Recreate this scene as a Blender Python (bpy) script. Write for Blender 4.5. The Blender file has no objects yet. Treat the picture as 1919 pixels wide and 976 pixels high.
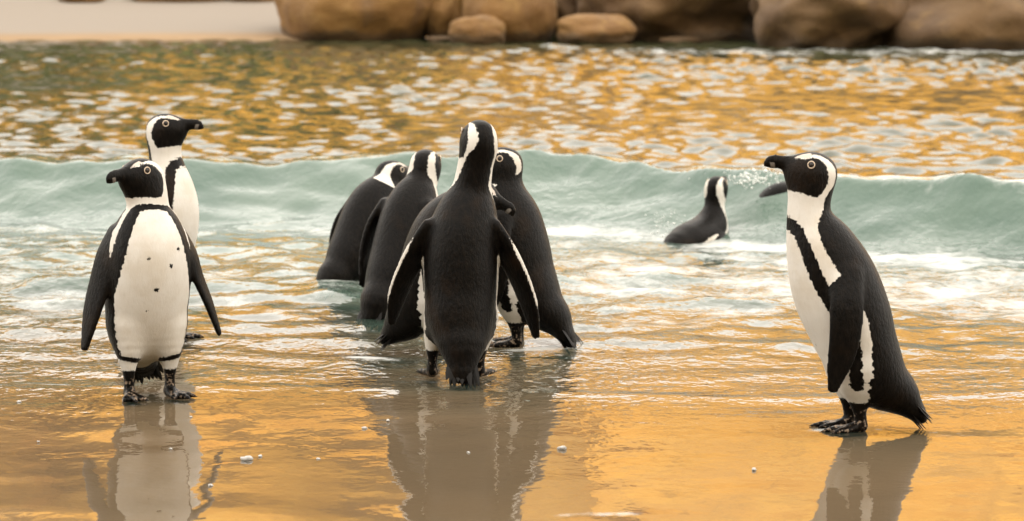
import bpy, math, random
import numpy as np
from mathutils import Vector, Matrix, noise as mnoise

random.seed(7)
rng = np.random.default_rng(7)
scene = bpy.context.scene
C = scene.collection
R = math.radians

# ------------------------------------------------------------------ camera
CAM_H, PITCH, FPX, W0, H0 = 1.06, math.atan(648 / 6419), 6419.0, 1919.0, 976.0
cd = bpy.data.cameras.new('camera')
cam = bpy.data.objects.new('camera', cd)
C.objects.link(cam)
cam.location = (0, 0, CAM_H)
cam.rotation_euler = (R(90) - PITCH, 0, 0)
cd.sensor_width = 36.0
cd.lens = FPX / W0 * 36.0
cd.clip_start, cd.clip_end = 0.1, 6000
cd.dof.use_dof = True
cd.dof.focus_distance = 7.35
cd.dof.aperture_fstop = 8.5
scene.camera = cam

# ------------------------------------------------------------------ light
SUN_EL, SUN_AZ = R(10.0), R(-38.0)      # low sun behind the camera; azimuth of the light's travel from +Y
world = bpy.data.worlds.new('World')
scene.world = world
world.use_nodes = True
wt = world.node_tree
wt.nodes.clear()
wo = wt.nodes.new('ShaderNodeOutputWorld')
bg = wt.nodes.new('ShaderNodeBackground')
sky = wt.nodes.new('ShaderNodeTexSky')
sky.sky_type = 'NISHITA'
sky.sun_disc = False
sky.sun_elevation = SUN_EL
sky.sun_rotation = math.pi + SUN_AZ
sky.dust_density = 4.0
sky.ozone_density = 0.6
sky.air_density = 1.0
bg.inputs['Strength'].default_value = 0.15
wmix = wt.nodes.new('ShaderNodeMix'); wmix.data_type = 'RGBA'
wmix.inputs[0].default_value = 0.8
wmix.inputs[7].default_value = (10.2, 9.4, 8.4, 1)      # thin even high cloud over the whole sky
wt.links.new(sky.outputs[0], wmix.inputs[6])
wt.links.new(wmix.outputs[2], bg.inputs[0])
wt.links.new(bg.outputs[0], wo.inputs[0])

sd = bpy.data.lights.new('sun', 'SUN')
sd.energy = 5.0
sd.angle = R(0.5)
sd.color = (1.0, 0.78, 0.42)
sun = bpy.data.objects.new('sun', sd)
C.objects.link(sun)
ldir = Vector((-math.sin(SUN_AZ) * math.cos(SUN_EL), math.cos(SUN_AZ) * math.cos(SUN_EL), -math.sin(SUN_EL)))
sun.rotation_euler = ldir.to_track_quat('-Z', 'Y').to_euler()

vs = scene.view_settings
vs.view_transform = 'Standard'
vs.look = 'None'
vs.gamma = 1.0
vs.exposure = 1.42
scene.cycles.use_denoising = True
scene.cycles.max_bounces = 8
scene.cycles.transparent_max_bounces = 8
scene.cycles.caustics_reflective = False
scene.cycles.caustics_refractive = False

# ------------------------------------------------------------------ helpers
def ground_y(py, z=0.0):
    return (CAM_H - z) / math.tan(PITCH + math.atan((py - H0 / 2) / FPX))
def at(px, py, z=0.0):
    y = ground_y(py, z)
    d = y * math.cos(PITCH) + (CAM_H - z) * math.sin(PITCH)
    return Vector(((px - W0 / 2) / FPX * d, y, z))
def tag(o, label=None, cat=None, group=None, kind=None):
    if label: o['label'] = label
    if cat: o['category'] = cat
    if group: o['group'] = group
    if kind: o['kind'] = kind
    return o
def mesh_obj(name, verts, faces, mat=None, parent=None, smooth=True):
    me = bpy.data.meshes.new(name)
    verts = np.asarray(verts, dtype=np.float32)
    faces = np.asarray(faces, dtype=np.int32) if not isinstance(faces, list) else faces
    if isinstance(faces, np.ndarray):
        n, k = faces.shape
        me.vertices.add(len(verts)); me.vertices.foreach_set('co', verts.ravel())
        me.loops.add(n * k); me.loops.foreach_set('vertex_index', faces.ravel())
        me.polygons.add(n); me.polygons.foreach_set('loop_start', np.arange(0, n * k, k, dtype=np.int32))
        me.update(calc_edges=True)
    else:
        me.from_pydata([tuple(v) for v in verts], [], faces)
    if smooth:
        me.polygons.foreach_set('use_smooth', np.ones(len(me.polygons), dtype=bool))
    o = bpy.data.objects.new(name, me)
    C.objects.link(o)
    if mat: me.materials.append(mat)
    if parent: o.parent = parent
    return o
def attr(o, name, vals):
    a = o.data.attributes.new(name, 'FLOAT', 'POINT')
    a.data.foreach_set('value', np.asarray(vals, dtype=np.float32))
def empty(name, loc, rz=0):
    o = bpy.data.objects.new(name, None); C.objects.link(o)
    o.location = loc; o.rotation_euler = (0, 0, rz)
    o.empty_display_size = 0.1
    return o
def sstep(e0, e1, x):
    t = np.clip((x - e0) / (e1 - e0), 0, 1)
    return t * t * (3 - 2 * t)

class NT:
    """small node-tree helper"""
    def __init__(s, name):
        s.m = bpy.data.materials.new(name); s.m.use_nodes = True
        s.t = s.m.node_tree; s.t.nodes.clear()
        s.out = s.t.nodes.new('ShaderNodeOutputMaterial')
    def n(s, typ, **kw):
        nd = s.t.nodes.new(typ)
        for k, v in kw.items(): setattr(nd, k, v)
        return nd
    def l(s, a, b): s.t.links.new(a, b)
    def put(s, sock, v):
        if hasattr(v, 'links') or hasattr(v, 'is_output'): s.l(v, sock)
        else: sock.default_value = v
    def math(s, op, a, b=None, c=None, clamp=False):
        nd = s.n('ShaderNodeMath', operation=op, use_clamp=clamp)
        s.put(nd.inputs[0], a)
        if b is not None: s.put(nd.inputs[1], b)
        if c is not None: s.put(nd.inputs[2], c)
        return nd.outputs[0]
    def mix(s, f, a, b):
        nd = s.n('ShaderNodeMix', data_type='RGBA')
        s.put(nd.inputs[0], f); s.put(nd.inputs[6], a); s.put(nd.inputs[7], b)
        return nd.outputs[2]
    def attr(s, name): return s.n('ShaderNodeAttribute', attribute_name=name).outputs['Fac']
    def noise(s, vec, scale, detail=3, rough=0.55):
        nd = s.n('ShaderNodeTexNoise')
        if vec is not None: s.l(vec, nd.inputs['Vector'])
        nd.inputs['Scale'].default_value = scale; nd.inputs['Detail'].default_value = detail
        nd.inputs['Roughness'].default_value = rough
        return nd.outputs['Fac']
    def mapping(s, vec, scale=(1, 1, 1), rot=(0, 0, 0)):
        nd = s.n('ShaderNodeMapping'); s.l(vec, nd.inputs['Vector'])
        nd.inputs['Scale'].default_value = scale; nd.inputs['Rotation'].default_value = rot
        return nd.outputs[0]
    def ramp(s, f, e0, e1, a=0.0, b=1.0):
        nd = s.n('ShaderNodeMapRange', interpolation_type='SMOOTHSTEP')
        s.put(nd.inputs[0], f); s.put(nd.inputs[1], e0); s.put(nd.inputs[2], e1); s.put(nd.inputs[3], a); s.put(nd.inputs[4], b)
        return nd.outputs[0]
    def bump(s, h, strength, dist):
        nd = s.n('ShaderNodeBump'); s.l(h, nd.inputs['Height'])
        s.put(nd.inputs['Strength'], strength); s.put(nd.inputs['Distance'], dist)
        return nd.outputs[0]
    def pbsdf(s, **kw):
        nd = s.n('ShaderNodeBsdfPrincipled')
        for k, v in kw.items(): s.put(nd.inputs[k.replace('_', ' ')], v)
        return nd

# ------------------------------------------------------------------ materials
def mat_sand():
    t = NT('sand'); g = t.n('ShaderNodeNewGeometry').outputs['Position']
    a = t.noise(g, 1.3, 4); b = t.noise(g, 240, 2)
    col = t.mix(t.ramp(a, .3, .7), (.205, .127, .057, 1), (.245, .157, .074, 1))
    col = t.mix(t.math('MULTIPLY', b, .35), col, (.15, .10, .055, 1))
    dry = t.ramp(t.attr('dry'), 0, 1)
    col = t.mix(dry, col, (.18, .152, .122, 1))
    p = t.pbsdf(Base_Color=col, Roughness=.85, Normal=t.bump(t.noise(g, 60, 4), .25, .01))
    t.l(p.outputs[0], t.out.inputs[0]); return t.m

def mat_rock(name, c1, c2, c3, scale=1.0):
    t = NT(name); tc = t.n('ShaderNodeTexCoord').outputs['Object']
    a = t.noise(tc, 1.1 * scale, 6, .62); b = t.noise(tc, 6 * scale, 6, .6); f = t.noise(tc, 40 * scale, 3)
    st = t.noise(t.mapping(tc, (3, 3, .35)), 1.4 * scale, 4)
    col = t.mix(t.ramp(a, .35, .65), c1, c2)
    col = t.mix(t.ramp(b, .5, .75), col, c3)
    col = t.mix(t.math('MULTIPLY', t.ramp(st, .52, .7), .6), col, (.10, .055, .022, 1))
    col = t.mix(t.math('MULTIPLY', f, .25), col, (.12, .07, .03, 1))
    zz = t.n('ShaderNodeSeparateXYZ'); t.l(t.n('ShaderNodeNewGeometry').outputs['Position'], zz.inputs[0])
    wet = t.ramp(t.math('ADD', zz.outputs[2], t.math('MULTIPLY', b, -.16)), -.03, .03, 1.0, 0.0)   # tide mark
    col = t.mix(t.math('MULTIPLY', wet, .75), col, (.05, .03, .012, 1))
    h = t.math('ADD', t.math('MULTIPLY', b, .6), t.math('MULTIPLY', f, .15))
    p = t.pbsdf(Base_Color=col, Roughness=.8, Normal=t.bump(h, .6, .08))
    t.l(p.outputs[0], t.out.inputs[0]); return t.m

def mat_water():
    t = NT('sea_water'); g = t.n('ShaderNodeNewGeometry').outputs['Position']
    depth, foam, chop = t.attr('depth'), t.attr('foam'), t.attr('chop')
    # fine ripples; their height in metres comes from the sheet
    r1 = t.noise(t.mapping(g, (24, 17, 1), (0, 0, .06)), 1.0, 2, .5)
    r2 = t.noise(t.mapping(g, (62, 46, 1), (0, 0, -.1)), 1.0, 2, .5)
    h = t.math('ADD', r1, t.math('MULTIPLY', r2, .15))
    nrm = t.bump(h, 1.0, chop)
    murk = t.math('SUBTRACT', 1.0, t.math('EXPONENT', t.math('MULTIPLY', depth, -16.0)))
    # foam: lacy streaks, broken up by noise
    n1 = t.noise(t.mapping(g, (3.4, 3.0, 1), (0, 0, .12)), 1.0, 6, .66)
    n2 = t.noise(t.mapping(g, (21, 17, 1)), 1.0, 4, .6)
    fn = t.math('ADD', t.math('MULTIPLY', n1, .72), t.math('MULTIPLY', n2, .28))
    lo = t.math('SUBTRACT', .82, t.math('MULTIPLY', foam, .52))
    fm = t.math('MULTIPLY', t.ramp(fn, lo, t.math('ADD', lo, .26)), .92)
    body = t.mix(t.ramp(t.noise(g, 1.7, 3), .3, .7), (.050, .090, .070, 1), (.080, .122, .096, 1))
    body = t.mix(t.attr('turbid'), (.035, .040, .020, 1), body)
    dif = t.n('ShaderNodeBsdfDiffuse'); t.l(body, dif.inputs[0]); t.l(nrm, dif.inputs['Normal'])
    tr = t.n('ShaderNodeBsdfTransparent')
    m1 = t.n('ShaderNodeMixShader'); t.l(murk, m1.inputs[0]); t.l(tr.outputs[0], m1.inputs[1]); t.l(dif.outputs[0], m1.inputs[2])
    gl = t.n('ShaderNodeBsdfGlossy'); gl.inputs['Roughness'].default_value = .012; t.l(nrm, gl.inputs['Normal'])
    fr = t.n('ShaderNodeFresnel'); fr.inputs['IOR'].default_value = 1.34; t.l(nrm, fr.inputs['Normal'])
    m2 = t.n('ShaderNodeMixShader'); t.l(fr.outputs[0], m2.inputs[0]); t.l(m1.outputs[0], m2.inputs[1]); t.l(gl.outputs[0], m2.inputs[2])
    fd = t.pbsdf(Base_Color=(.47, .48, .465, 1), Roughness=.6, Normal=t.bump(fn, .6, .02))
    m3 = t.n('ShaderNodeMixShader'); t.l(fm, m3.inputs[0]); t.l(m2.outputs[0], m3.inputs[1]); t.l(fd.outputs[0], m3.inputs[2])
    t.l(m3.outputs[0], t.out.inputs[0]); return t.m

def mat_penguin():
    t = NT('penguin_plumage'); oc = t.n('ShaderNodeTexCoord').outputs['Object']
    rnd = t.n('ShaderNodeObjectInfo').outputs['Random']
    off = t.n('ShaderNodeVectorMath', operation='ADD'); t.l(oc, off.inputs[0])
    cmb = t.n('ShaderNodeCombineXYZ'); t.l(t.math('MULTIPLY', rnd, 7.0), cmb.inputs[0]); t.l(cmb.outputs[0], off.inputs[1])
    oc = off.outputs[0]
    fine = t.noise(t.mapping(oc, (1, 1, .5)), 330, 2)
    med = t.noise(oc, 75, 3)
    jag = t.math('ADD', t.math('MULTIPLY', t.math('SUBTRACT', fine, .5), .009), t.math('MULTIPLY', t.math('SUBTRACT', med, .5), .007))
    w = t.ramp(t.math('ADD', t.attr('white'), jag), -.0012, .0012)
    pk = t.ramp(t.math('ADD', t.attr('pink'), t.math('MULTIPLY', jag, .4)), -.001, .0016)
    hn = t.ramp(t.attr('horn'), -.0015, .0015)
    sk = t.ramp(t.attr('skin'), -.002, .002)
    feath = t.noise(t.mapping(oc, (1.0, 1.0, .38)), 150, 3, .6)
    blk = t.mix(t.ramp(feath, .35, .75), (.0016, .0013, .0011, 1), (.0062, .0046, .0034, 1))
    br = t.ramp(t.noise(oc, 9, 3), .55, .8)
    blk = t.mix(t.math('MULTIPLY', br, .6), blk, (.017, .0092, .004, 1))
    wht = t.mix(t.ramp(t.noise(oc, 14, 4), .35, .75), (.60, .58, .54, 1), (.53, .49, .425, 1))
    wht = t.mix(t.math('MULTIPLY', t.ramp(feath, .5, .8), .25), wht, (.42, .38, .32, 1))
    col = t.mix(w, blk, wht)
    col = t.mix(pk, col, (.46, .395, .345, 1))
    col = t.mix(t.math('MULTIPLY', sk, t.ramp(t.noise(oc, 110, 2), .54, .66)), col, (.20, .15, .11, 1))
    col = t.mix(hn, col, (.15, .135, .12, 1))
    rough = t.math('ADD', t.math('MULTIPLY', w, .35), t.math('SUBTRACT', .40, t.math('MULTIPLY', sk, .12)))
    nrm = t.bump(t.math('ADD', feath, t.math('MULTIPLY', fine, .5)), t.math('SUBTRACT', .55, t.math('MULTIPLY', w, .35)), .0035)
    p = t.pbsdf(Base_Color=col, Roughness=rough, Normal=nrm, IOR=1.18)
    t.l(p.outputs[0], t.out.inputs[0]); return t.m

def mat_plain(name, col, rough=.5, ior=1.45):
    t = NT(name); oc = t.n('ShaderNodeTexCoord').outputs['Object']
    c2 = tuple(c * .72 for c in col) + (1,)
    cc = t.mix(t.noise(oc, 60, 3), col + (1,), c2)
    p = t.pbsdf(Base_Color=cc, Roughness=rough, IOR=ior)
    t.l(p.outputs[0], t.out.inputs[0]); return t.m

M_SAND = mat_sand()
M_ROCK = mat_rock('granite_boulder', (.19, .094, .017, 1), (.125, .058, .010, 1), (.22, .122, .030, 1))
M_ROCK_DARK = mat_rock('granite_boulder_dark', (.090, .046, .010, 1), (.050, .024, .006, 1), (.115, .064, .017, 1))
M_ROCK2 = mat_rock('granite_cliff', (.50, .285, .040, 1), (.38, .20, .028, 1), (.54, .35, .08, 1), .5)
M_HILL = mat_rock('scrub_hill', (.09, .085, .03, 1), (.14, .11, .04, 1), (.22, .15, .06, 1), .4)
M_WATER = mat_water()
M_PEN = mat_penguin()
M_EYE = mat_plain('eye_dark', (.012, .008, .006), .08)
M_RING = mat_plain('eye_ring_skin', (.62, .50, .38), .5)
M_FEA = mat_plain('tail_feather_black', (.006, .005, .004), .5, 1.25)
M_SHELL = mat_plain('shell_white', (.42, .41, .39), .4)
M_DROP = mat_plain('spray_water', (.75, .78, .76), .15)
M_LEAF = mat_plain('scrub_leaf', (.07, .085, .025), .6)
M_STEM = mat_plain('scrub_stem', (.10, .055, .035), .35)

# ------------------------------------------------------------------ terrain and sea
def vnoise(x, y, sc, seed=0.0):
    """cheap smooth 2-D noise from sines"""
    r = np.random.default_rng(int(seed * 1000) + 11)
    o = np.zeros_like(x)
    for _ in range(9):
        a = r.uniform(0, 2 * np.pi); k = sc * r.uniform(.6, 1.9)
        o += np.sin(k * (x * np.cos(a) + y * np.sin(a)) + r.uniform(0, 6.28))
    return o / 4.2
def terrain(x, y):
    z = np.interp(y, [-60, -20, 0, 3.2, 4.6, 7.2, 9.0, 12.0, 18, 25], [1.2, .7, .22, .06, -.003, -.006, -.030, -.16, -.6, -.5])
    far = np.interp(y, [25, 28.2, 29.1, 31.5, 36, 60, 200], [-.5, -.10, 0.0, .17, .6, 3.0, 6.0])
    left = sstep(-.6, -1.9, x)
    farr = np.interp(y, [25, 29, 32, 36, 60, 200], [-.6, -.35, .0, .8, 4.0, 7.0])
    z = np.where(y > 25, far * left + farr * (1 - left), z)
    return z + vnoise(x, y, 2.0, .2) * np.interp(y, [4, 7, 12, 25, 30], [.0008, .001, .02, .02, .012])
def spaced(lo, hi, n, mid, pw):
    t = np.linspace(-1, 1, n)
    s = np.sign(t) * (mid * np.abs(t) + (1 - mid) * np.abs(t) ** pw)
    return np.where(s < 0, -s * lo, s * hi)
def grid_faces(nr, nc):
    i = np.arange(nr * nc).reshape(nr, nc)
    return np.stack([i[:-1, :-1], i[:-1, 1:], i[1:, 1:], i[1:, :-1]], -1).reshape(-1, 4)

gx = spaced(-2500, 2500, 181, .006, 6)
gy = np.concatenate([np.array([-2500, -900, -300, -120]), np.linspace(-60, 2, 24), np.linspace(2.4, 36, 150), np.array([40, 50, 70, 110, 200, 500, 1200, 2500])])
X, Y = np.meshgrid(gx, gy)
Z = terrain(X, Y)
sand = mesh_obj('sand', np.stack([X, Y, Z], -1).reshape(-1, 3), grid_faces(*X.shape), M_SAND)
tag(sand, kind='structure')
attr(sand, 'dry', sstep(.02, .07, Z.ravel() + .01 * vnoise(X, Y, 1.2, .7).ravel()) * (Y.ravel() > 15) + (Y.ravel() < 4) * .5)

# sea: one sheet, dense where the bay is, with the breaking roller as real relief
NR, NC = 960, 680
yy = 4.2 * (33.5 / 4.2) ** np.linspace(0, 1, NR)
u = np.linspace(-1, 1, NC)
uu = .78 * u + .22 * np.sign(u) * np.abs(u) ** 7 * 9
Yw = np.repeat(yy[:, None], NC, 1)
Xw = uu[None, :] * (0.45 + 0.215 * yy[:, None])
Yc = np.interp(Xw, [-6, -2.2, -1.0, .2, .63, 1.1, 1.6, 2.5, 6], [12.7, 12.35, 12.25, 12.15, 11.8, 11.35, 11.05, 10.8, 10.4])
Yc = Yc + .06 * np.sin(2.1 * Xw + 1) + .03 * np.sin(5.3 * Xw)
A = np.interp(Xw, [-6, -2.2, -1.3, -.6, .2, 1.0, 1.6, 6], [.12, .15, .19, .195, .20, .20, .19, .16])
A = A * (1 + .07 * np.sin(3.7 * Xw + 2) + .04 * np.sin(9.1 * Xw) + .025 * np.sin(17.3 * Xw + 1) + .02 * np.sin(31 * Xw))
front = np.interp(Xw, [-2.2, .2, 1.6], [.62, .85, .55])
tf = np.clip((Yw - (Yc - front)) / front, 0, 1)
tb = np.clip((Yw - Yc) / 1.7, 0, 1)
prof = np.where(Yw < Yc, tf ** 1.9 * (1.12 - .12 * tf), (1 - tb) ** 2 * (1 + 2 * tb))
roller = A * prof
Zw = roller.copy()
# choppy water: many small plane waves with crests mostly along the shore
chop = np.interp(Yw, [4, 6.6, 7.6, 8.6, 10.0, 11.4, 12.4, 14, 20, 28], [.010, .015, .06, .30, .55, .40, .55, .9, 1.0, .9])
chop = chop * (1 - .25 * (tf ** 2) * (Yw < Yc + .1))
wr = np.random.default_rng(3)
rip = np.zeros_like(Yw)
for _ in range(80):
    lam = np.exp(wr.uniform(np.log(.105), np.log(.40)))
    a = wr.normal(0, 1.35) + np.pi / 2
    k = 2 * np.pi / lam
    cut = np.clip((lam / (2.2 * .00216 * Yw) - .6), 0, 1)
    rip += .0088 * lam * cut * np.sin(k * (Xw * np.cos(a) + Yw * np.sin(a)) + wr.uniform(0, 6.28))
gust = .75 + .45 * vnoise(Xw, Yw, .8, .5)
Zw += rip * chop * gust * np.interp(Yw, [11, 14], [.75, .60])
# low swash fronts sliding up the sand
for (yc, s, h, ph) in ((9.9, .16, .018, 0.), (9.2, .10, .010, 1.7), (8.45, .07, .006, 3.1), (7.75, .05, .003, 4.4), (6.80, .10, .0022, 2.2), (6.55, .07, .0012, .6), (6.2, .12, .0016, 5.0)):
    ys = yc + .22 * np.sin(.9 * Xw + ph) + .07 * np.sin(3.1 * Xw + 2 * ph)
    Zw += h * np.exp(-((Yw - ys) / s) ** 2) * np.clip(.6 + .8 * vnoise(Xw + yc, Yw * .4, 1.5, .15), 0, 1.4)
Zw += (.0016 * vnoise(Xw, Yw, 4.5, .41) + .0006 * vnoise(Xw, Yw * 1.4, 11, .47)) * np.interp(Yw, [4, 6, 9], [1, 1, 1.5])
T = terrain(Xw, Yw)
Zw = np.maximum(Zw, -.02)
depth = np.maximum(Zw - T, 0.0)
foam = np.interp(Yw, [4, 7.1, 7.9, 8.8, 9.6, 10.6, 11.3, 12, 13.2, 14.5, 30], [.0, .06, .34, .56, .68, .70, .58, .18, .10, .05, .03])
foam = foam + .50 * np.exp(-((Yw - Yc - .10) / .10) ** 2) + .35 * np.exp(-((Yw - (Yc - front * .95)) / .20) ** 2)
foam = foam - .5 * np.exp(-((Yw - (Yc - .33)) / .22) ** 2) + .10 * vnoise(Xw, Yw, 1.6, .9)
def streak(px0, px1, py, s_, amt):
    a_, b_ = at(px0, py), at(px1, py)
    mid = (a_ + b_) / 2; hwid = (b_.x - a_.x) / 2
    return amt * np.exp(-((Yw - mid.y - .03 * np.sin(9 * Xw)) / s_) ** 2) * np.exp(-(np.abs(Xw - mid.x) / hwid) ** 4)
for q in ((1300, 1500, 812, .03, .55), (1600, 1990, 822, .045, .6), (1500, 1640, 806, .05, .62), (1490, 1720, 835, .02, .45), (1000, 1235, 968, .06, .95), (-20, 180, 722, .02, .5),
          (550, 640, 712, .02, .55), (640, 760, 672, .05, .6), (1280, 1400, 716, .03, .5), (150, 300, 752, .02, .5), (780, 930, 712, .02, .45), (920, 1090, 656, .03, .5)):
    foam += streak(*q)
foam += .72 * np.exp(-((Yw - 26.6) / 1.3) ** 2) * sstep(-.6, 1.0, Xw)  # lapping foam on the right shore, whitened to stand in for reflected sky
sea = mesh_obj('sea_water', np.stack([Xw, Yw, Zw], -1).reshape(-1, 3), grid_faces(NR, NC), M_WATER)
tag(sea, kind='structure')
attr(sea, 'depth', depth.ravel())
attr(sea, 'foam', np.clip(foam, 0, 1.1).ravel())
attr(sea, 'chop', (np.interp(Yw, [4, 6.1, 6.9, 7.4, 8.2, 9, 11, 12, 14, 30], [.00010, .00030, .0012, .0038, .0065, .0078, .0070, .0060, .0030, .0]) * np.clip(.9 + .55 * vnoise(Xw, Yw, 2.2, .33), .25, 2)).ravel())
attr(sea, 'turbid', sstep(1.6, .5, Yw - Yc).ravel())

def sea_point(px, py):
    """where the view of the sea at that pixel meets the front of the roller"""
    d = Yw * math.cos(PITCH) + (CAM_H - Zw) * math.sin(PITCH)
    v_ = ((CAM_H - Zw) * math.cos(PITCH) - Yw * math.sin(PITCH)) / d * FPX + H0 / 2
    q = np.abs(v_ - py) + np.abs(Xw / d * FPX + W0 / 2 - px) + 50 * (np.abs(Yw - Yc + .3) > .4)
    j = int(np.argmin(q)); return (float(Xw.flat[j]), float(Yw.flat[j]), float(Zw.flat[j]))
# ------------------------------------------------------------------ rocks
def ico(sub):
    import bmesh
    bm = bmesh.new(); bmesh.ops.create_icosphere(bm, subdivisions=sub, radius=1.0)
    v = np.array([x.co[:] for x in bm.verts]); f = np.array([[x.index for x in p.verts] for p in bm.faces]); bm.free()
    return v, f
ICO = {s: ico(s) for s in (1, 2, 3, 4, 5)}
def boulder(name, loc, rad, seed, mat, sub=4, rough=.16, rz=0.0, tilt=0.0, block=.25, label=None, group=None, parent=None):
    v, f = ICO[sub]
    v = v.copy()
    p = 3.2                                            # between a ball and a block
    n = (np.abs(v) ** p).sum(1) ** (1 / p)
    v = v * (1 - block) + v / n[:, None] * block
    o3 = Vector((seed * 13.7, seed * 5.1, seed * 9.3))
    dsp = np.array([mnoise.noise(Vector(q) * 1.1 + o3) * 1.0 + mnoise.noise(Vector(q) * 2.6 + o3) * .45 + mnoise.noise(Vector(q) * 6 + o3) * .14 for q in v])
    v = v * (1 + rough * dsp)[:, None] * np.array(rad)
    o = mesh_obj(name, v, f, mat, parent)
    o.location = loc; o.rotation_euler = (tilt, tilt * .6, rz)
    if label: tag(o, label, 'boulder', group)
    return o
def rock_px(x0, x1, ybase, top_z, depth_r, seed, label, mat=None, **kw):
    """a boulder whose foot meets the water/beach at pixel row ybase, spanning columns x0..x1"""
    a, b = at(x0, ybase), at(x1, ybase)
    rx = (b.x - a.x) / 2
    rzv = top_z * .62
    return boulder('boulder', ((a.x + b.x) / 2, a.y + depth_r * .8, top_z - rzv), (rx, depth_r, rzv), seed, mat or M_ROCK, 5, label=label, group='boulders along the far shore', **kw)
rock_px(505, 828, 76, .80, .9, 1.3, 'broad rounded brown boulder at the end of the sand beach', block=.2, rough=.12)
rock_px(790, 905, 74, .7, .6, 2.2, 'narrow brown boulder wedged upright between two rounded boulders')
rock_px(862, 1046, 79, .62, .6, 3.1, 'smooth dome boulder behind a small pointed rock', rough=.08)
rock_px(842, 950, 82, .235, .22, 4.4, 'small pointed brown rock at the foot of the dome boulder', rough=.14)
rock_px(1044, 1196, 82, .25, .3, 5.2, 'low hunched brown rock in front of the dark overhang', rough=.16)
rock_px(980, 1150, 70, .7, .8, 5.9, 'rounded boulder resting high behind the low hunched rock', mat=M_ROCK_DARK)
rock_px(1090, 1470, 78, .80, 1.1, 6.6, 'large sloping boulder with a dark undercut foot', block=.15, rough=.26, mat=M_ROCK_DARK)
rock_px(1236, 1312, 80, .05, .12, 7.1, 'flat wave-washed stone at the foot of the sloping boulder')
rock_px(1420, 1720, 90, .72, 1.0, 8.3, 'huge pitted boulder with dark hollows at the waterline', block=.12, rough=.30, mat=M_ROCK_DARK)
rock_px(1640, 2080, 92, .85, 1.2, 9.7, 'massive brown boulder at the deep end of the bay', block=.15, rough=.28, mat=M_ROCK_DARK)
rock_px(2040, 2500, 92, .9, 1.4, 10.1, 'round boulder past the deep end of the bay')
for (px, w_, h_, sd_, lab) in ((155, .22, .10, 11.4, 'low dark rock half buried at the back of the sand beach'), (345, .50, .16, 12.8, 'wide flat rock lying across the top of the sand beach'), (480, .30, .13, 14.2, 'round rock at the top of the beach beside the wide flat rock')):
    boulder('boulder', ((px - 960) / FPX * 32.4, 32.5, .24 + h_ * .5), (w_, .25, h_), sd_, M_ROCK, 4, label=lab, group='boulders along the far shore')
rock_px(800, 850, 78, .045, .10, 13.1, 'pale low stone between two rounded boulders')

# sun-lit granite piled above the far shore (its reflection gilds the wet sand and the bay)
tiers = []
cr = random.Random(21)
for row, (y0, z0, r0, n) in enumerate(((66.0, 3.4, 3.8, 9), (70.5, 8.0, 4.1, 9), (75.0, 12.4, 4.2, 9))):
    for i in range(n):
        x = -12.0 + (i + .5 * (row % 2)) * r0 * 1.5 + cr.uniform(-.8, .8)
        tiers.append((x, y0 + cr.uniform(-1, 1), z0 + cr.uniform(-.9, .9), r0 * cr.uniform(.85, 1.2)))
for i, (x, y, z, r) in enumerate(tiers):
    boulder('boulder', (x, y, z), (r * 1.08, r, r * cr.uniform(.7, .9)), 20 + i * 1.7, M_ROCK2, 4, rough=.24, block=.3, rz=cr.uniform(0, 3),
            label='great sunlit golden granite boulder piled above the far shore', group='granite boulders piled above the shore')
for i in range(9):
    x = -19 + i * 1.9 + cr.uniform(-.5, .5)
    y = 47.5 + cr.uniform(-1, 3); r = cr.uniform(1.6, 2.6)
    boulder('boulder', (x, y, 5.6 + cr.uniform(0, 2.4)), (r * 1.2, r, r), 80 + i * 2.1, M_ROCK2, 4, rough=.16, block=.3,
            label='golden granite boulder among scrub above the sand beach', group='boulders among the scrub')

# hillside with scrub behind the beach, and an unseen ridge added behind the viewer to keep the bay in shade
def hill(name, x0, x1, y0, y1, height, n=70, seed=.3):
    hx = np.linspace(x0, x1, n); hy = np.linspace(y0, y1, n // 2)
    a, b = np.meshgrid(hx, hy)
    s = np.sin(np.pi * (b - y0) / (y1 - y0)) ** .7
    e = sstep(0, .18, (a - x0) / (x1 - x0)) * sstep(0, .18, (x1 - a) / (x1 - x0))
    z = height * s * (.15 + .85 * e) + .35 * vnoise(a, b, .5, seed) * s - .3
    o = mesh_obj(name, np.stack([a, b, z], -1).reshape(-1, 3), grid_faces(*a.shape), M_HILL)
    return tag(o, kind='structure')
RIDGE_Y = -32.0
SHADE_AT_SHORE = 1.9
ridge_h = SHADE_AT_SHORE + (30 - RIDGE_Y) / math.cos(SUN_AZ) * math.tan(SUN_EL)
hill('hill', -130, 70, RIDGE_Y - 22, RIDGE_Y + 22, ridge_h + .3, 120, .3)
hill('hill', -70, -2, 37, 75, 9.0, 80, .6)
hill('hill', -12, 90, 74, 130, 11.0, 80, .8)

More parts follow.
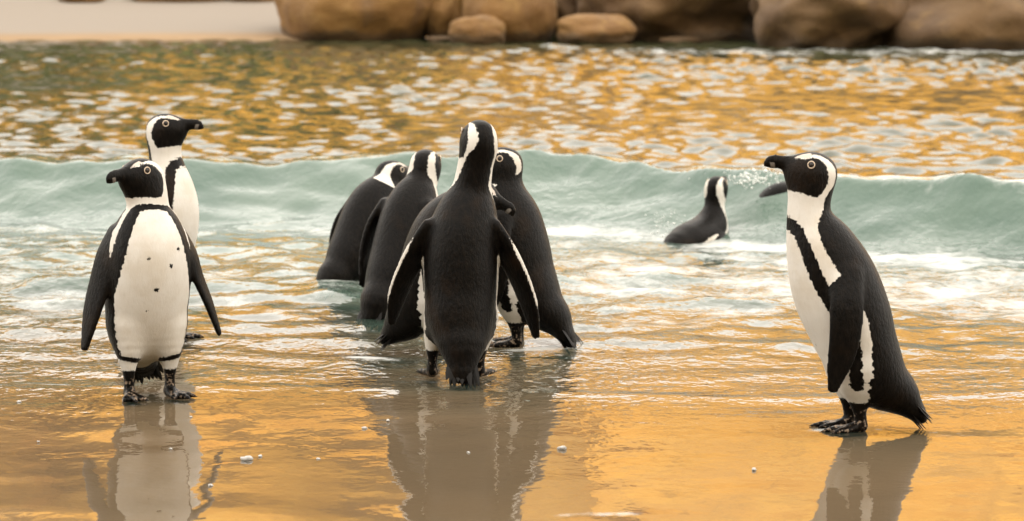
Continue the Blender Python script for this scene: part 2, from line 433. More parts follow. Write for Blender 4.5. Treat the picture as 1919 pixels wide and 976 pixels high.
def scrub_mesh():
    r = np.random.default_rng(5); n = 1500
    d = r.normal(size=(n, 3)); d /= np.linalg.norm(d, axis=1)[:, None]
    c = d * (r.uniform(.45, 1.0, n) * (1 + .25 * np.sin(4 * d[:, 0] + 3 * d[:, 1])))[:, None] * np.array([1, 1, .7])
    a = r.normal(size=(n, 3)); a /= np.linalg.norm(a, axis=1)[:, None]
    b = np.cross(a, d); b /= np.linalg.norm(b, axis=1)[:, None] + 1e-6
    s = r.uniform(.05, .11, n)[:, None]
    v = np.stack([c - a * s, c + b * s * .6, c + a * s, c - b * s * .6], 1).reshape(-1, 3)
    return v, np.arange(4 * n).reshape(n, 4)
sv, sf = scrub_mesh()
def stem_mesh():
    vv, ff = [], []
    for b_ in range(4):
        an = b_ * 1.7; tip = np.array([math.cos(an) * .45, math.sin(an) * .45, .1]); n0 = len(vv)
        for q, rr_ in ((0, .05), (.5, .035), (1, .015)):
            for k_ in range(5): vv.append(np.array([0, 0, -.75]) * (1 - q) + tip * q + rr_ * np.array([math.cos(k_ * 1.2566), math.sin(k_ * 1.2566), 0]))
        ff += [(n0 + j * 5 + k_, n0 + j * 5 + (k_ + 1) % 5, n0 + j * 5 + 5 + (k_ + 1) % 5, n0 + j * 5 + 5 + k_) for j in range(2) for k_ in range(5)]
    return np.array(vv), np.array(ff)
stem0 = None
first = None
for i in range(26):
    if first is None:
        o = mesh_obj('foliage', sv, sf, M_LEAF, smooth=False); first = o
    else:
        o = first.copy(); C.objects.link(o)
    b = empty('bush', (-20 + i * .72 + cr.uniform(-.4, .4), 38.2 + cr.uniform(-.5, 3), 1.3 + cr.uniform(0, 1.4)))
    s = cr.uniform(.7, 1.5); b.scale = (s * 1.2, s, s)
    o.parent = b
    if stem0 is None: st_ = stem0 = mesh_obj('stem', *stem_mesh(), M_STEM)
    else: st_ = stem0.copy(); C.objects.link(st_)
    st_.parent = b
    tag(b, 'dark green scrub bush on the slope behind the sand beach', 'bush', 'scrub bushes behind the beach')

# ------------------------------------------------------------------ penguin builder (one skin grown from a distance field)
def catmull(P, n):
    P = np.asarray(P, float); m = len(P)
    t = np.linspace(0, m - 1, n); i = np.clip(t.astype(int), 0, m - 2); f = (t - i)[:, None]
    p0 = P[np.clip(i - 1, 0, m - 1)]; p1 = P[i]; p2 = P[i + 1]; p3 = P[np.clip(i + 2, 0, m - 1)]
    return .5 * (2 * p1 + (p2 - p0) * f + (2 * p0 - 5 * p1 + 4 * p2 - p3) * f ** 2 + (3 * p1 - 3 * p2 + p3 - p0) * f ** 3), t

class Tube:
    """swept ellipse; columns x y z r_depth r_lateral; lat = lateral axis per station or one vector"""
    def __init__(s, st, lat, k, n=None, name=''):
        st = np.asarray(st, float)
        lat = np.asarray(lat, float)
        if lat.ndim == 1: lat = np.repeat(lat[None], len(st), 0)
        q, s.a = catmull(np.hstack([st, lat]), n or (len(st) * 2 - 1))
        s.P, s.rd, s.rl, L = q[:, :3], np.maximum(q[:, 3], .002), np.maximum(q[:, 4], .002), q[:, 5:8]
        T = np.gradient(s.P, axis=0); T /= np.linalg.norm(T, axis=1)[:, None] + 1e-9
        L = L - (L * T).sum(1)[:, None] * T; s.L = L / (np.linalg.norm(L, axis=1)[:, None] + 1e-9)
        s.T = T; s.D = np.cross(T, s.L); s.k = k; s.name = name
        rm = np.maximum(s.rd, s.rl)[:, None]
        s.lo, s.hi = (s.P - rm).min(0), (s.P + rm).max(0)
    def ev(s, p, full=False):
        p = p.astype(np.float32); best = np.full(len(p), 9, np.float32)
        if full: A_ = np.zeros(len(p)); LA = np.zeros(len(p)); DB = np.zeros(len(p)); RL = np.ones(len(p)); RD = np.ones(len(p))
        for i in range(len(s.P) - 1):
            d = (s.P[i + 1] - s.P[i]).astype(np.float32); q = p - s.P[i].astype(np.float32)
            t = np.clip(q @ d / float(d @ d), 0, 1)
            q = q - t[:, None] * d
            L = (s.L[i] + s.L[i + 1]); L /= np.linalg.norm(L); D = (s.D[i] + s.D[i + 1]); D /= np.linalg.norm(D); T = np.cross(L, D)
            a = q @ L.astype(np.float32); b = q @ D.astype(np.float32); c = q @ T.astype(np.float32)
            rl = s.rl[i] + t * (s.rl[i + 1] - s.rl[i]); rd = s.rd[i] + t * (s.rd[i + 1] - s.rd[i]); rc = np.minimum(rl, rd)
            k0 = np.sqrt((a / rl) ** 2 + (b / rd) ** 2 + (c / rc) ** 2)
            k1 = np.sqrt((a / rl ** 2) ** 2 + (b / rd ** 2) ** 2 + (c / rc ** 2) ** 2) + 1e-6
            dd = np.where(k0 < 1e-3, -rc, k0 * (k0 - 1) / k1)
            m = dd < best
            if full:
                av = s.a[i] + t * (s.a[i + 1] - s.a[i])
                for arr, val in ((A_, av), (LA, a), (DB, b), (RL, rl), (RD, rd)): arr[m] = val[m]
            best = np.where(m, dd, best)
        return (best, A_, LA, DB, RL, RD) if full else best

def field(prims, p):
    v = np.full(len(p), .06, np.float32)
    for pr in prims:
        d = pr.ev(p); h = np.maximum(pr.k - np.abs(v - d), 0) / pr.k
        v = np.minimum(v, d) - h * h * pr.k * .25
    return v

def skin(prims, vox):
    lo = np.min([p.lo for p in prims], 0) - .02; hi = np.max([p.hi for p in prims], 0) + .02
    n = np.ceil((hi - lo) / vox).astype(int) + 1
    V = np.full(n, .06, np.float32)
    ax = [lo[i] + vox * np.arange(n[i]) for i in range(3)]
    for pr in prims:
        pad = pr.k + .012
        a = np.clip(((pr.lo - pad - lo) / vox).astype(int), 0, n); b = np.clip(((pr.hi + pad - lo) / vox).astype(int) + 2, 0, n)
        sl = tuple(slice(a[i], b[i]) for i in range(3))
        g = np.stack(np.meshgrid(*[ax[i][sl[i]] for i in range(3)], indexing='ij'), -1).reshape(-1, 3)
        d = pr.ev(g).reshape(b - a); v = V[sl]
        h = np.maximum(pr.k - np.abs(v - d), 0) / pr.k
        V[sl] = np.minimum(v, d) - h * h * pr.k * .25
    S = V < 0
    cnt = sum(S[i:n[0] - 1 + i, j:n[1] - 1 + j, k:n[2] - 1 + k].astype(np.int8) for i in (0, 1) for j in (0, 1) for k in (0, 1))
    act = (cnt > 0) & (cnt < 8)
    idx = np.argwhere(act); ids = np.full(act.shape, -1, np.int32); ids[act] = np.arange(len(idx))
    pos = np.zeros((len(idx), 3)); num = np.zeros(len(idx))
    cs = [(i, j, k) for i in (0, 1) for j in (0, 1) for k in (0, 1)]
    for a in cs:
        for b in cs:
            if sum(b) - sum(a) == 1 and all(y >= x for x, y in zip(a, b)):
                va = V[tuple((idx + a).T)]; vb = V[tuple((idx + b).T)]
                m = (va < 0) != (vb < 0)
                t = np.where(m, va / np.where(m, va - vb, 1), 0)
                pos += np.where(m[:, None], np.array(a) + t[:, None] * (np.array(b) - np.array(a)), 0); num += m
    verts = lo + vox * (idx + pos / num[:, None])
    F = []
    for ax_ in range(3):
        e1 = [slice(None)] * 3; e2 = [slice(None)] * 3
        e1[ax_] = slice(0, -1); e2[ax_] = slice(1, None)
        s1, s2 = S[tuple(e1)], S[tuple(e2)]
        E = np.argwhere(s1 != s2)
        u_, v_ = (ax_ + 1) % 3, (ax_ + 2) % 3
        E = E[(E[:, u_] > 0) & (E[:, v_] > 0) & (E[:, u_] < n[u_] - 1) & (E[:, v_] < n[v_] - 1)]
        inside = s1[tuple(E.T)]
        def cell(du, dv):
            c = E.copy(); c[:, u_] -= du; c[:, v_] -= dv
            return ids[tuple(c.T)]
        q = np.stack([cell(1, 1), cell(0, 1), cell(0, 0), cell(1, 0)], 1)
        q[~inside] = q[~inside][:, ::-1]
        F.append(q)
    F = np.concatenate(F)
    e = np.concatenate([F[:, [0, 1]], F[:, [1, 2]], F[:, [2, 3]], F[:, [3, 0]]]); e = np.concatenate([e, e[:, ::-1]])
    deg = np.bincount(e[:, 0], minlength=len(verts)).astype(float)[:, None]
    for it in range(10):                                   # even out the faint steps, without shrinking thin parts
        av = np.stack([np.bincount(e[:, 0], weights=verts[e[:, 1], c], minlength=len(verts)) for c in range(3)], 1) / deg
        verts = verts + (av - verts) * (.6 if it % 2 == 0 else -.62)
    return verts, F

def poly_sd(px, pz, poly):
    """signed distance to polygon, positive inside"""
    poly = np.asarray(poly, float); d = np.full(len(px), 9.0); ins = np.zeros(len(px), bool)
    for i in range(len(poly)):
        a, b = poly[i], poly[(i + 1) % len(poly)]
        e = b - a; wx, wz = px - a[0], pz - a[1]
        t = np.clip((wx * e[0] + wz * e[1]) / (e @ e), 0, 1)
        d = np.minimum(d, np.hypot(wx - t * e[0], wz - t * e[1]))
        c = (a[1] > pz) != (b[1] > pz)
        with np.errstate(divide='ignore', invalid='ignore'):
            xi = a[0] + (pz - a[1]) * (b[0] - a[0]) / (b[1] - a[1])
        ins ^= c & (px < xi)
    return np.where(ins, d, -d)

MASK = [(.040, .024), (.026, .026), (.018, .0245), (.0150, .0275), (.006, .0285), (-.004, .0275), (-.008, .027), (-.017, .021), (-.025, .0085), (-.030, -.0085), (-.028, -.0235),
        (-.020, -.038), (-.010, -.050), (.003, -.049), (.020, -.045), (.036, -.043), (.070, -.040), (.090, -.02), (.12, .0), (.12, .03), (.055, .03)]
BROW = [(.040, .024), (.024, .027), (.0155, .026), (.012, .029), (.004, .030), (.004, .033), (.012, .040), (.034, .038)]
RL = [.040, .070, .084, .091, .094, .093, .088, .076, .056, .047, .043, .040]
RD = [.036, .061, .076, .083, .089, .092, .088, .073, .054, .045, .042, .040]
FB = [0, 36, 84, 100, 105, 101, 92, 86, 100, 120, 130, 136]
BAND = [(8.35, 0), (8.3, 20), (8.12, 38), (7.75, 50), (7.0, 56), (6, 62), (5, 70), (4, 79), (3, 74), (2, 58), (1.2, 36), (.6, 24)]

def penguin(name, foot_px, theta, us, zs, head, yaw, pitch, flip_l, flip_r, feet, tail, label, ys=None, roll=0.0, zoff=0.0, vox=.0045,
            wl=1.0, wd=1.0, spots=(), seed=1, legs=True, loc=None, group='african penguins on the wet sand', band_shift=0.0, neck_shift=0.0, flip_edge=False, stripe_cut=0.0, band_w=1.0, head_s=1.0, leg_ring=False, chord=0.0):
    ys = ys if ys is not None else [0] * 12
    st = np.stack([us, ys, zs, np.array(RD) * np.array(wd), np.array(RL) * np.array(wl)], 1)
    ty, tp = R(yaw), R(pitch)
    lat = []
    for i in range(12):
        tw = ty * float(sstep(8.6, 10.8, np.float64(i))) * .9
        lat.append((-math.sin(tw), math.cos(tw), 0))
    trunk = Tube(st, np.array(lat), .03, 40, 'trunk')
    Hm = Matrix.Rotation(ty, 3, 'Z') @ Matrix.Rotation(-tp, 3, 'Y') @ Matrix.Rotation(R(roll), 3, 'X')
    Hm = np.array(Hm); hc = np.array(head, float)
    def hp(x, y, z): return hc + Hm @ np.array([x, y, z])
    latH = Hm @ np.array([0, 1, 0])
    hs = lambda rows: [list(hp(x * head_s, 0, z * head_s)) + [d * head_s, l * head_s] for (x, z, d, l) in rows]
    skull = Tube(hs([(-.018, -.002, .033, .031), (-.004, .000, .0365, .036), (.012, .001, .0340, .034), (.028, .003, .0280, .026), (.042, .007, .020, .017)]), latH, .022, 13, 'head')
    jaw = Tube(hs([(-.004, -.028, .032, .033), (.012, -.024, .026, .027), (.030, -.014, .018, .017)]), latH, .03, 7, 'head')
    bill = Tube(hs([(.034, .009, .0165, .0130), (.050, .0115, .0160, .0114), (.066, .0135, .0142, .0098), (.080, .014, .0142, .0092), (.089, .0115, .0126, .0078), (.0965, .0065, .0064, .0048)]), latH, .006, 15, 'bill')
    prims = [trunk, jaw, skull, bill]
    def flipper(pts, side):
        p = np.asarray(pts, float)
        cols = [(.016, .030), (.0135, .035), (.0105, .034), (.0085, .029), (.0055, .012)]
        q, _ = catmull(p, 5)
        t = q[-1] - q[0]; t /= np.linalg.norm(t)
        return Tube([list(q[i]) + list(cols[i]) for i in range(5)], (math.cos(R(chord)), side * math.sin(R(chord)), 0) if abs(t[0]) < .75 else (0, 0, 1.0), .012, 13, 'flipper')
    flips = [flipper(f, sd_) for f, sd_ in ((flip_l, 1), (flip_r, -1)) if f is not None]
    prims += flips
    legp = []
    if legs:
        for (fx, fy, fa, side) in feet:
            hip = np.array([us[2] * .5 + .02, side * .045, zs[1] + .03])
            kn = np.array([fx * .6 + hip[0] * .4 - .002, fy * .8 + side * .01, max(.072, zs[1] * .62)])
            an = np.array([fx - .006, fy, .018])
            legp.append(Tube([list(hip) + [.046, .040], list((hip + kn) / 2) + [.038, .032], list(kn) + [.022, .019], list((kn + an) / 2) + [.0140, .0120], list(an) + [.0130, .0120]], (0, 1, 0), .022, 11, 'leg'))
            ca, sa = math.cos(R(fa)), math.sin(R(fa))
            for da, ln in ((-24, .056), (0, .066), (24, .056)):
                c2, s2 = math.cos(R(fa + da)), math.sin(R(fa + da))
                tb_ = [[fx - .006 * ca, fy - .006 * sa, .013, .011, .011], [fx + ln * .5 * c2, fy + ln * .5 * s2, .0085, .0075, .0078], [fx + ln * .85 * c2, fy + ln * .85 * s2, .0075, .0068, .0072], [fx + (ln + .012) * c2, fy + (ln + .012) * s2, .005, .003, .003]]
                legp.append(Tube(tb_, (-s2, c2, 0), .006, 7, 'foot'))
            legp.append(Tube([[fx, fy, .008, .006, .010], [fx + .022 * ca, fy + .022 * sa, .006, .0045, .017], [fx + .044 * ca, fy + .044 * sa, .005, .004, .021]], (-sa, ca, 0), .006, 5, 'foot'))
        prims += legp
    tb0 = np.array([us[0], ys[0], zs[0]]); tt = np.array(tail, float)
    tl = Tube([list(tb0) + [.036, .042], list(tb0 * .6 + tt * .4) + [.027, .036], list(tb0 * .25 + tt * .75) + [.021, .030], list(tt) + [.012, .021]], (0, 1, 0), .03, 7, 'tail')
    prims.append(tl)
    V, F = skin(prims, vox)
    # ---- markings
    d_tr, a, la, db, rl, rd = trunk.ev(V, True)
    ventral_sign = 1.0
    Dmid = trunk.D[len(trunk.D) // 3]
    if Dmid[0] < 0: ventral_sign = -1.0
    phi = np.degrees(np.arctan2(np.abs(la) / rl, ventral_sign * db / rd))
    rr = (rl + rd) * .5
    a2 = a - neck_shift
    fb = np.interp(a2, range(12), FB)
    fb = fb - stripe_cut * sstep(.8, 2, a) * sstep(6.2, 5.2, a)
    w_back = R(1) * (fb - phi) * rr
    S_of = lambda q: np.interp(q, trunk.a, np.concatenate([[0], np.cumsum(np.linalg.norm(np.diff(trunk.P, axis=0), axis=1))]))
    bx = S_of(np.array([b[0] for b in BAND]) + band_shift); bp = np.array([b[1] for b in BAND], float)
    vx = S_of(a); best = np.full(len(V), 9.0)
    for i in range(len(BAND) - 1):
        ax_, ay_ = bx[i], R(1) * bp[i] * rr; ex, ey = bx[i + 1] - bx[i], R(1) * (bp[i + 1] - bp[i]) * rr
        t = np.clip(((vx - ax_) * ex + (R(1) * phi * rr - ay_) * ey) / (ex * ex + ey * ey + 1e-9), 0, 1)
        best = np.minimum(best, np.hypot(vx - ax_ - t * ex, R(1) * phi * rr - ay_ - t * ey))
    hw = np.interp(a, [0, 1.5, 4, 6, 8, 9], [.006, .011, .0155, .0150, .0145, .0145])
    w_tr = np.minimum(w_back, best - hw * np.interp(a, [6, 7.5], [band_w, 1 + (band_w - 1) * .6]))
    loc_h = (V - hc) @ Hm / head_s
    hx, hy, hz = loc_h.T; hr = np.linalg.norm(loc_h, axis=1)
    cw = np.interp(hx, [-.05, -.02, .01, .035], [.019, .021, .019, .013])
    w_hd = np.where((hx < -.012) | (hz > .005), np.abs(hy) - cw, .02)
    bl = sstep(-.055, -.018, hz) * sstep(.10, .08, hr)
    white = w_tr * (1 - bl) + w_hd * bl
    msk = poly_sd(hx, hz, MASK)
    near = hr < .125
    white = np.where(near, np.minimum(white, -msk), white)
    d_bill = bill.ev(V)
    white = np.where((d_bill < .003) & (hx > .036), -.02, white)
    pink = np.where(near & (hx < .04), np.minimum(poly_sd(hx, hz, BROW), np.abs(hy) - .012), -.02)
    horn = np.where((d_bill < .004) & (hx > .07), .0045 - np.abs(hx - (.083 + .25 * (hz - .006))), -.02)
    horn = np.where(hz > .016, -.02, horn)
    skin_ = np.full(len(V), -.02)
    for f in flips:
        d, fa_, fl, fd, frl, frd = f.ev(V, True)
        on = (d < d_tr - .001) & (d < .004)
        edge = (np.abs(fl) / frl - np.interp(fa_, [.5, 1.3, 2.9, 3.5], [1.05, .91, .90, 1.0])) * .08 if flip_edge else np.full(len(V), -.015)
        white = np.where(on, np.where((fa_ > .5) & (fa_ < 3.5) & (fl * np.sign(1) < 0), np.minimum(edge, .007), -.015), white)
    if legs:
        dl = np.min([p.ev(V) for p in legp], 0)
        on = (dl < .006) & (dl < d_tr - .001) & (V[:, 2] < .098)
        lw = (V[:, 2] - .064) * .8
        if leg_ring: lw = np.minimum(lw, np.abs(V[:, 2] - .090 - .25 * (np.abs(V[:, 1]) - .045)) - .0055)
        lw = np.where(V[:, 0] < us[2] * .4 - .012, np.minimum(lw, -.004), lw)
        up = sstep(.080, .098, V[:, 2]); lw = lw * (1 - up) + np.clip(white, -.02, .02) * up if not leg_ring else lw
        white = np.where(on, lw, white)
        skin_ = np.where(on & (V[:, 2] < .055), (.055 - V[:, 2]), skin_)
    dt = tl.ev(V)
    white = np.where((dt < d_tr) & (dt < .01), -.015, white)
    sr = np.random.default_rng(seed)
    for (sx, sy, sz, r_) in spots:
        white = np.minimum(white, np.linalg.norm((V - np.array([sx, sy, sz])) * np.array([.3, 1, 1]), axis=1) + (V[:, 0] < us[4]) * 1.0 - r_ - .0008)
    root = empty(name, (0, 0, 0), R(theta))
    p = at(*foot_px) if loc is None else Vector(loc)
    root.location = (p.x, p.y, zoff)
    tag(root, label, 'penguin', group)
    body = mesh_obj('body', V, F, M_PEN, root)
    for nm, val in (('white', white), ('pink', pink), ('horn', horn), ('skin', skin_)): attr(body, nm, val)
    # ---- eyes with their bare rings
    sv_, sf_ = ICO[3]
    for s in (1, -1):
        ys_ = np.linspace(.045, .018, 60); pts = np.array([hp(.0075 * head_s, s * q, .0145 * head_s) for q in ys_])
        fv = field([trunk, jaw, skull], pts); j = int(np.argmax(fv < 0)); yv = ys_[max(j, 1)]
        ec = hp(.0075 * head_s, s * (yv - .0012), .0145 * head_s)
        nrm = Hm @ np.array([.25, s * 1.0, .12]); nrm /= np.linalg.norm(nrm)
        e = mesh_obj('eye', sv_ * .0058, sf_, M_EYE, root); e.location = ec
        e1 = np.cross(nrm, [0, 0, 1.0]); e1 /= np.linalg.norm(e1); e2 = np.cross(nrm, e1)
        rv = []; rf = []
        for i in range(24):
            an = 2 * math.pi * i / 24
            rad = e1 * math.cos(an) + e2 * math.sin(an)
            for k in range(6):
                bn = 2 * math.pi * k / 6
                rv.append(rad * (.0070 + .0012 * math.cos(bn)) + nrm * .0012 * math.sin(bn))
                rf.append((i * 6 + k, ((i + 1) % 24) * 6 + k, ((i + 1) % 24) * 6 + (k + 1) % 6, i * 6 + (k + 1) % 6))
        g = mesh_obj('eye_ring', np.array(rv), np.array(rf), M_RING, root); g.location = ec + nrm * .0036
    # ---- stiff tail feathers
    ax3 = tt - tb0; ax3 /= np.linalg.norm(ax3); sd3 = np.array([0, 1.0, 0]); up3 = np.cross(ax3, sd3)
    fr_ = random.Random(seed)
    for i in range(17):
        o_ = (i % 9 - 4) / 4
        base = tb0 * .45 + tt * .55 + sd3 * o_ * .026 + up3 * (fr_.uniform(-.004, .004) + (.011 if i > 8 else -.008))
        dirv = ax3 + sd3 * o_ * .22 + up3 * fr_.uniform(-.1, .1); dirv /= np.linalg.norm(dirv)
        L_ = np.linalg.norm(tt - tb0) * .45 + fr_.uniform(.008, .026)
        w_, h_ = .0078, .0022
        vv = []
        for q, wq in ((0, 1), (.55, .9), (.88, .45), (1, .06)):
            c0 = base + dirv * L_ * q
            vv += [c0 + sd3 * w_ * wq, c0 + up3 * h_ * wq, c0 - sd3 * w_ * wq, c0 - up3 * h_ * wq]
        ff = [(j * 4 + k, j * 4 + (k + 1) % 4, j * 4 + 4 + (k + 1) % 4, j * 4 + 4 + k) for j in range(3) for k in range(4)]
        mesh_obj('tail_feather', np.array(vv), ff + [(0, 1, 2, 3), (12, 13, 14, 15)], M_FEA, root, smooth=False)
    return root

UP_U = [-.070, -.042, -.022, -.005, .006, .015, .020, .022, .022, .020, .016, .012]
LEAN_U = [-.088, -.048, -.020, .000, .0155, .034, .051, .072, .092, .100, .099, .096]
LEAN_Z = [.078, .105, .145, .189, .232, .276, .320, .372, .416, .452, .500, .528]

# right-hand bird in profile
penguin('penguin', (1602, 806), 186, LEAN_U, LEAN_Z, (.094, 0, .538), -4, 4,
        [(.035, .070, .335), (.040, .098, .28), (.043, .108, .225), (.052, .106, .165), (.068, .098, .098)],
        [(.025, -.070, .335), (.015, -.098, .28), (.0, -.108, .225), (-.01, -.106, .165), (-.02, -.098, .098)],
        [(.0, .034, 4, 1), (.010, -.03, -6, -1)], (-.140, 0, .024), 'penguin in side profile with its tail raised off the gold wet sand, standing alone',
        spots=[(.1, .03, .30, .003), (.1, .02, .18, .0035), (.12, .035, .35, .003)], seed=2)
# front bird facing us
penguin('penguin', (277, 744), 291, UP_U, [.102, .128, .160, .198, .240, .285, .325, .362, .394, .420, .455, .478], (.018, -.020, .493), -60, -9,
        [(.012, .070, .362), (.008, .098, .315), (.004, .116, .262), (.002, .140, .205), (.006, .163, .135)],
        [(.012, -.066, .368), (.008, -.088, .32), (.004, -.105, .262), (.002, -.124, .195), (.006, -.143, .115)],
        [(.015, .048, 18, 1), (.022, -.046, -4, -1)], (-.105, .026, .042), 'penguin facing front with a white spotted belly and a black breast band',
        spots=[(.1, .048, .335, .0042), (.1, -.022, .318, .004), (.1, .028, .30, .004), (.1, -.004, .248, .0046), (.1, -.05, .222, .0042), (.1, -.022, .20, .0045), (.1, -.015, .142, .003), (.1, .076, .315, .003), (.1, .073, .286, .003)],
        seed=3, wd=.98, wl=1.0, stripe_cut=24, band_w=1.45, leg_ring=True, chord=-28, head_s=.97)
# tall bird behind it
penguin('penguin', (303, 637), -22, [u_ * .9 for u_ in UP_U[:8]] + [.020, .016, .012, .014], [.085, .112, .152, .200, .248, .292, .335, .378, .420, .455, .500, .520], (.018, 0, .532), 14, -3,
        [(.012, .070, .375), (.0, .098, .33), (-.010, .106, .28), (-.018, .106, .22), (-.02, .10, .155)],
        [(.012, -.070, .375), (.0, -.092, .33), (-.010, -.100, .28), (-.018, -.100, .22), (-.02, -.094, .155)],
        [(.015, .04, 10, 1), (.02, -.04, -5, -1)], (-.115, 0, .045), 'tall slim penguin standing behind the spotted-belly penguin, bill pointing across the bay', seed=4, wl=.9, wd=.9, head_s=.95)
# middle bird, back to us
penguin('penguin', (864, 708), 88, UP_U, [.080, .108, .150, .198, .246, .290, .330, .372, .412, .446, .500, .532], (.022, -.040, .556), 23, -14,
        [(.0, .066, .350), (.0, .096, .300), (.0, .122, .25), (.004, .146, .19), (.01, .160, .125)],
        [(.0, -.070, .350), (.0, -.100, .300), (.0, -.130, .24), (.004, -.156, .17), (.01, -.172, .095)],
        [(.02, .068, 12, 1), (.022, -.042, -8, -1)], (-.105, -.008, .012), 'penguin with its black back turned, neck stretched tall among the huddle',
        ys=[-.006, -.004, 0, 0, 0, 0, -.004, -.012, -.020, -.026, -.034, -.038], seed=5, wl=.92, flip_edge=True, chord=-48)
# bowed bird beyond it, facing right
penguin('penguin', (808, 662), -8, [-.070, -.045, -.020, .0, .016, .032, .048, .068, .085, .096, .108, .112], [.072, .100, .140, .182, .222, .260, .296, .328, .352, .368, .382, .386], (.118, 0, .388), -8, -32,
        [(.035, .070, .300), (.030, .098, .25), (.028, .104, .2), (.03, .100, .15), (.04, .094, .095)],
        [(.035, -.070, .300), (.030, -.098, .25), (.028, -.104, .2), (.03, -.100, .15), (.04, -.094, .095)],
        [(.0, .04, 0, 1), (.016, -.04, 0, -1)], (-.115, 0, .03), 'bowed penguin mostly hidden behind the penguin with the stretched neck', spots=[(.1, -.05, .13, .005), (.1, -.04, .16, .005), (.1, -.06, .10, .005)], seed=6, vox=.005)
# bird on the right of the huddle
penguin('penguin', (974, 648), 160, [-.088, -.052, -.026, -.006, .008, .022, .032, .042, .050, .052, .054, .054], [.078, .105, .145, .188, .230, .270, .308, .346, .376, .398, .425, .440], (.046, 0, .452), 26, -8,
        [(.022, .072, .325), (.022, .098, .275), (.022, .106, .225), (.026, .104, .165), (.036, .098, .105)],
        [(.022, -.072, .325), (.022, -.098, .275), (.022, -.106, .225), (.026, -.104, .165), (.036, -.098, .105)],
        [(.0, .035, 10, 1), (.02, -.03, -4, -1)], (-.135, 0, .012), 'penguin showing a broad white face loop, its tail touching the sand beside the huddle', seed=7, vox=.005, wl=[.93] * 8 + [1.08, 1.12, 1.1, 1.05], wd=[.95] * 8 + [1.1, 1.14, 1.1, 1.05])
# two birds wading out on the left of the huddle
penguin('penguin', (744, 592), 58, [-.095, -.052, -.022, .006, .030, .050, .068, .088, .106, .118, .130, .135], [.070, .098, .135, .176, .215, .252, .288, .323, .353, .376, .398, .410], (.142, 0, .420), 16, -10,
        [(.055, .070, .315), (.040, .095, .265), (.02, .104, .21), (.0, .102, .155), (-.02, .098, .10)],
        [(.055, -.070, .315), (.040, -.095, .265), (.02, -.104, .21), (.0, -.102, .155), (-.02, -.098, .10)],
        [(.0, .04, 5, 1), (.03, -.035, -5, -1)], (-.125, 0, .02), 'penguin leaning forward as it wades out, black back turned, white cheek stripe showing', zoff=-.022, seed=8, vox=.0055, wl=.82, wd=.92)
penguin('penguin', (668, 533), 46, [-.098, -.052, -.022, .006, .030, .052, .072, .094, .112, .124, .134, .138], [.074, .098, .132, .168, .203, .235, .264, .291, .314, .330, .345, .351], (.146, 0, .358), -14, -10,
        [(.060, .070, .275), (.045, .095, .23), (.03, .104, .185), (.015, .102, .14), (-.0, .098, .10)],
        [(.060, -.070, .275), (.045, -.095, .23), (.03, -.104, .185), (.015, -.102, .14), (-.0, -.098, .10)],
        [(.0, .04, 5, 1), (.03, -.035, -5, -1)], (-.135, 0, .035), 'hunched penguin deepest in the shallows of the huddle, half hidden by the leaning one', zoff=-.045, seed=9, vox=.0055, wl=.82, wd=.9)
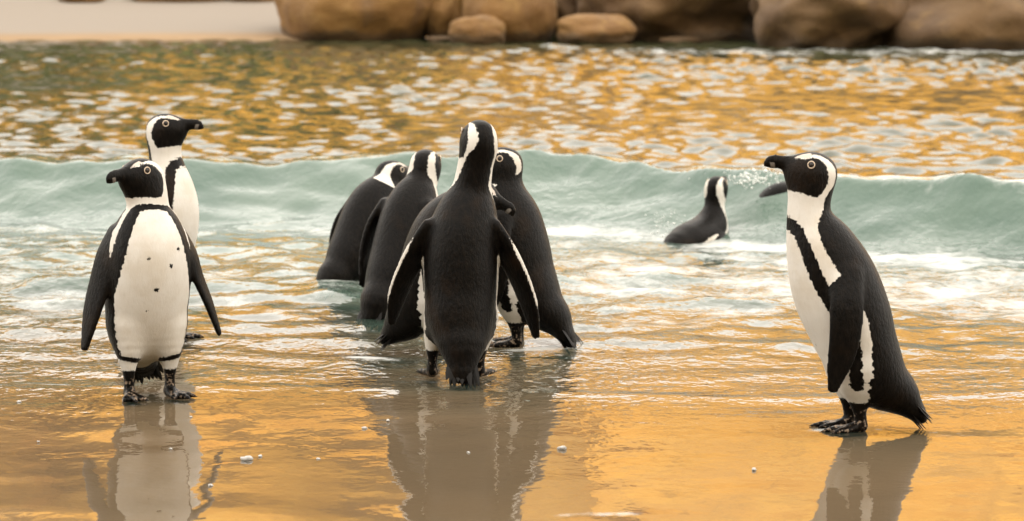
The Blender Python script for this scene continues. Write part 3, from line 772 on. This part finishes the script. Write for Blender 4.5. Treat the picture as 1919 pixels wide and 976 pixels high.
# swimmer in front of the roller
SW_U = [-.150, -.115, -.085, -.055, -.025, .005, .030, .052, .066, .070, .072, .074]
SW_Z = [.012, .020, .024, .026, .028, .032, .044, .070, .108, .140, .168, .182]
penguin('penguin', (1316, 447), 52, SW_U, SW_Z, (.082, 0, .192), 12, 6,
        [(.01, .070, .03), (-.01, .10, .012), (-.03, .125, .0), (-.05, .14, -.01), (-.08, .15, -.02)],
        [(.01, -.070, .03), (-.01, -.10, .012), (-.03, -.125, .0), (-.05, -.14, -.01), (-.08, -.15, -.02)],
        [], (-.20, 0, .0), 'swimming penguin with its neck upright, floating below the roller', zoff=-.024, seed=10, vox=.0055, legs=False, wd=[.70] * 7 + [.70, .68, .68, .74, .78], wl=[.8] * 7 + [.74, .68, .68, .74, .78], head_s=.86, group='penguins swimming in the bay')
DIVE = sea_point(1480, 350)
penguin('penguin', (0, 0), 8, SW_U, [-.120, -.075, -.040, -.014, -.002, -.004, -.018, -.040, -.066, -.082, -.095, -.102], (.085, 0, -.118), 0, -45,
        None, None,
        [], (-.185, 0, -.16), 'penguin diving through the breaking crest, only its dark back showing in the spray', zoff=DIVE[2] - .026, seed=11, vox=.006, legs=False, wd=.5, wl=.62,
        loc=(DIVE[0], DIVE[1] + .03, 0), group='penguins swimming in the bay')

# ------------------------------------------------------------------ small things
flecks = [(462, 862, .016), (488, 856, .008), (596, 861, .007), (683, 803, .008), (727, 789, .008), (878, 849, .006), (1054, 842, .014), (1413, 881, .009),
          (36, 754, .008), (32, 732, .006), (395, 911, .009), (320, 842, .006), (72, 828, .005), (358, 782, .006)]
fl_lab = {0: 'largest jagged white shell chip on the calm wet sand', 6: 'upright white shell chip on the gold reflection, away from the rest'}
for i, (px, py, r) in enumerate(flecks):
    v, f = ICO[2]
    o3 = Vector((i * 3.3, 1, 2))
    k = np.array([1 + .5 * mnoise.noise(Vector(q) * 1.8 + o3) for q in v])
    r *= .72
    o = mesh_obj('shell_chip', v * k[:, None] * np.array([r, r * .7, r * .55]), f, M_SHELL, smooth=False)
    p = at(px, py); o.location = (p.x, p.y, r * .22); o.rotation_euler = (0, 0, i * 1.1)
    tag(o, fl_lab.get(i, 'tiny white shell chip lying on the wet sand'), 'shell', 'shell chips on the wet sand')

# droplets thrown up at the crest and round the swimmer
dr = np.random.default_rng(12); v, f = ICO[1]; dv = []; dfc = []; base = 0
def spray(cx, cy, cz, sx, sy, sz, n, r0):
    global base
    for _ in range(n):
        c = np.array([cx, cy, cz]) + dr.normal(size=3) * np.array([sx, sy, sz]); c[2] = max(c[2], .02)
        dv.append(v * r0 * np.exp(dr.normal(0, .45)) + c); dfc.append(f + base); base += len(v)
spray(.86, 11.42, .20, .10, .08, .020, 160, .0016)
spray(.80, 11.40, .185, .04, .05, .012, 160, .0020)
spray(.50, 11.2, .045, .035, .05, .026, 110, .0015)
o = mesh_obj('sea_spray', np.concatenate(dv), np.concatenate(dfc), M_DROP)
tag(o, 'white droplets of spray thrown up at the breaking crest', 'spray', kind='stuff')
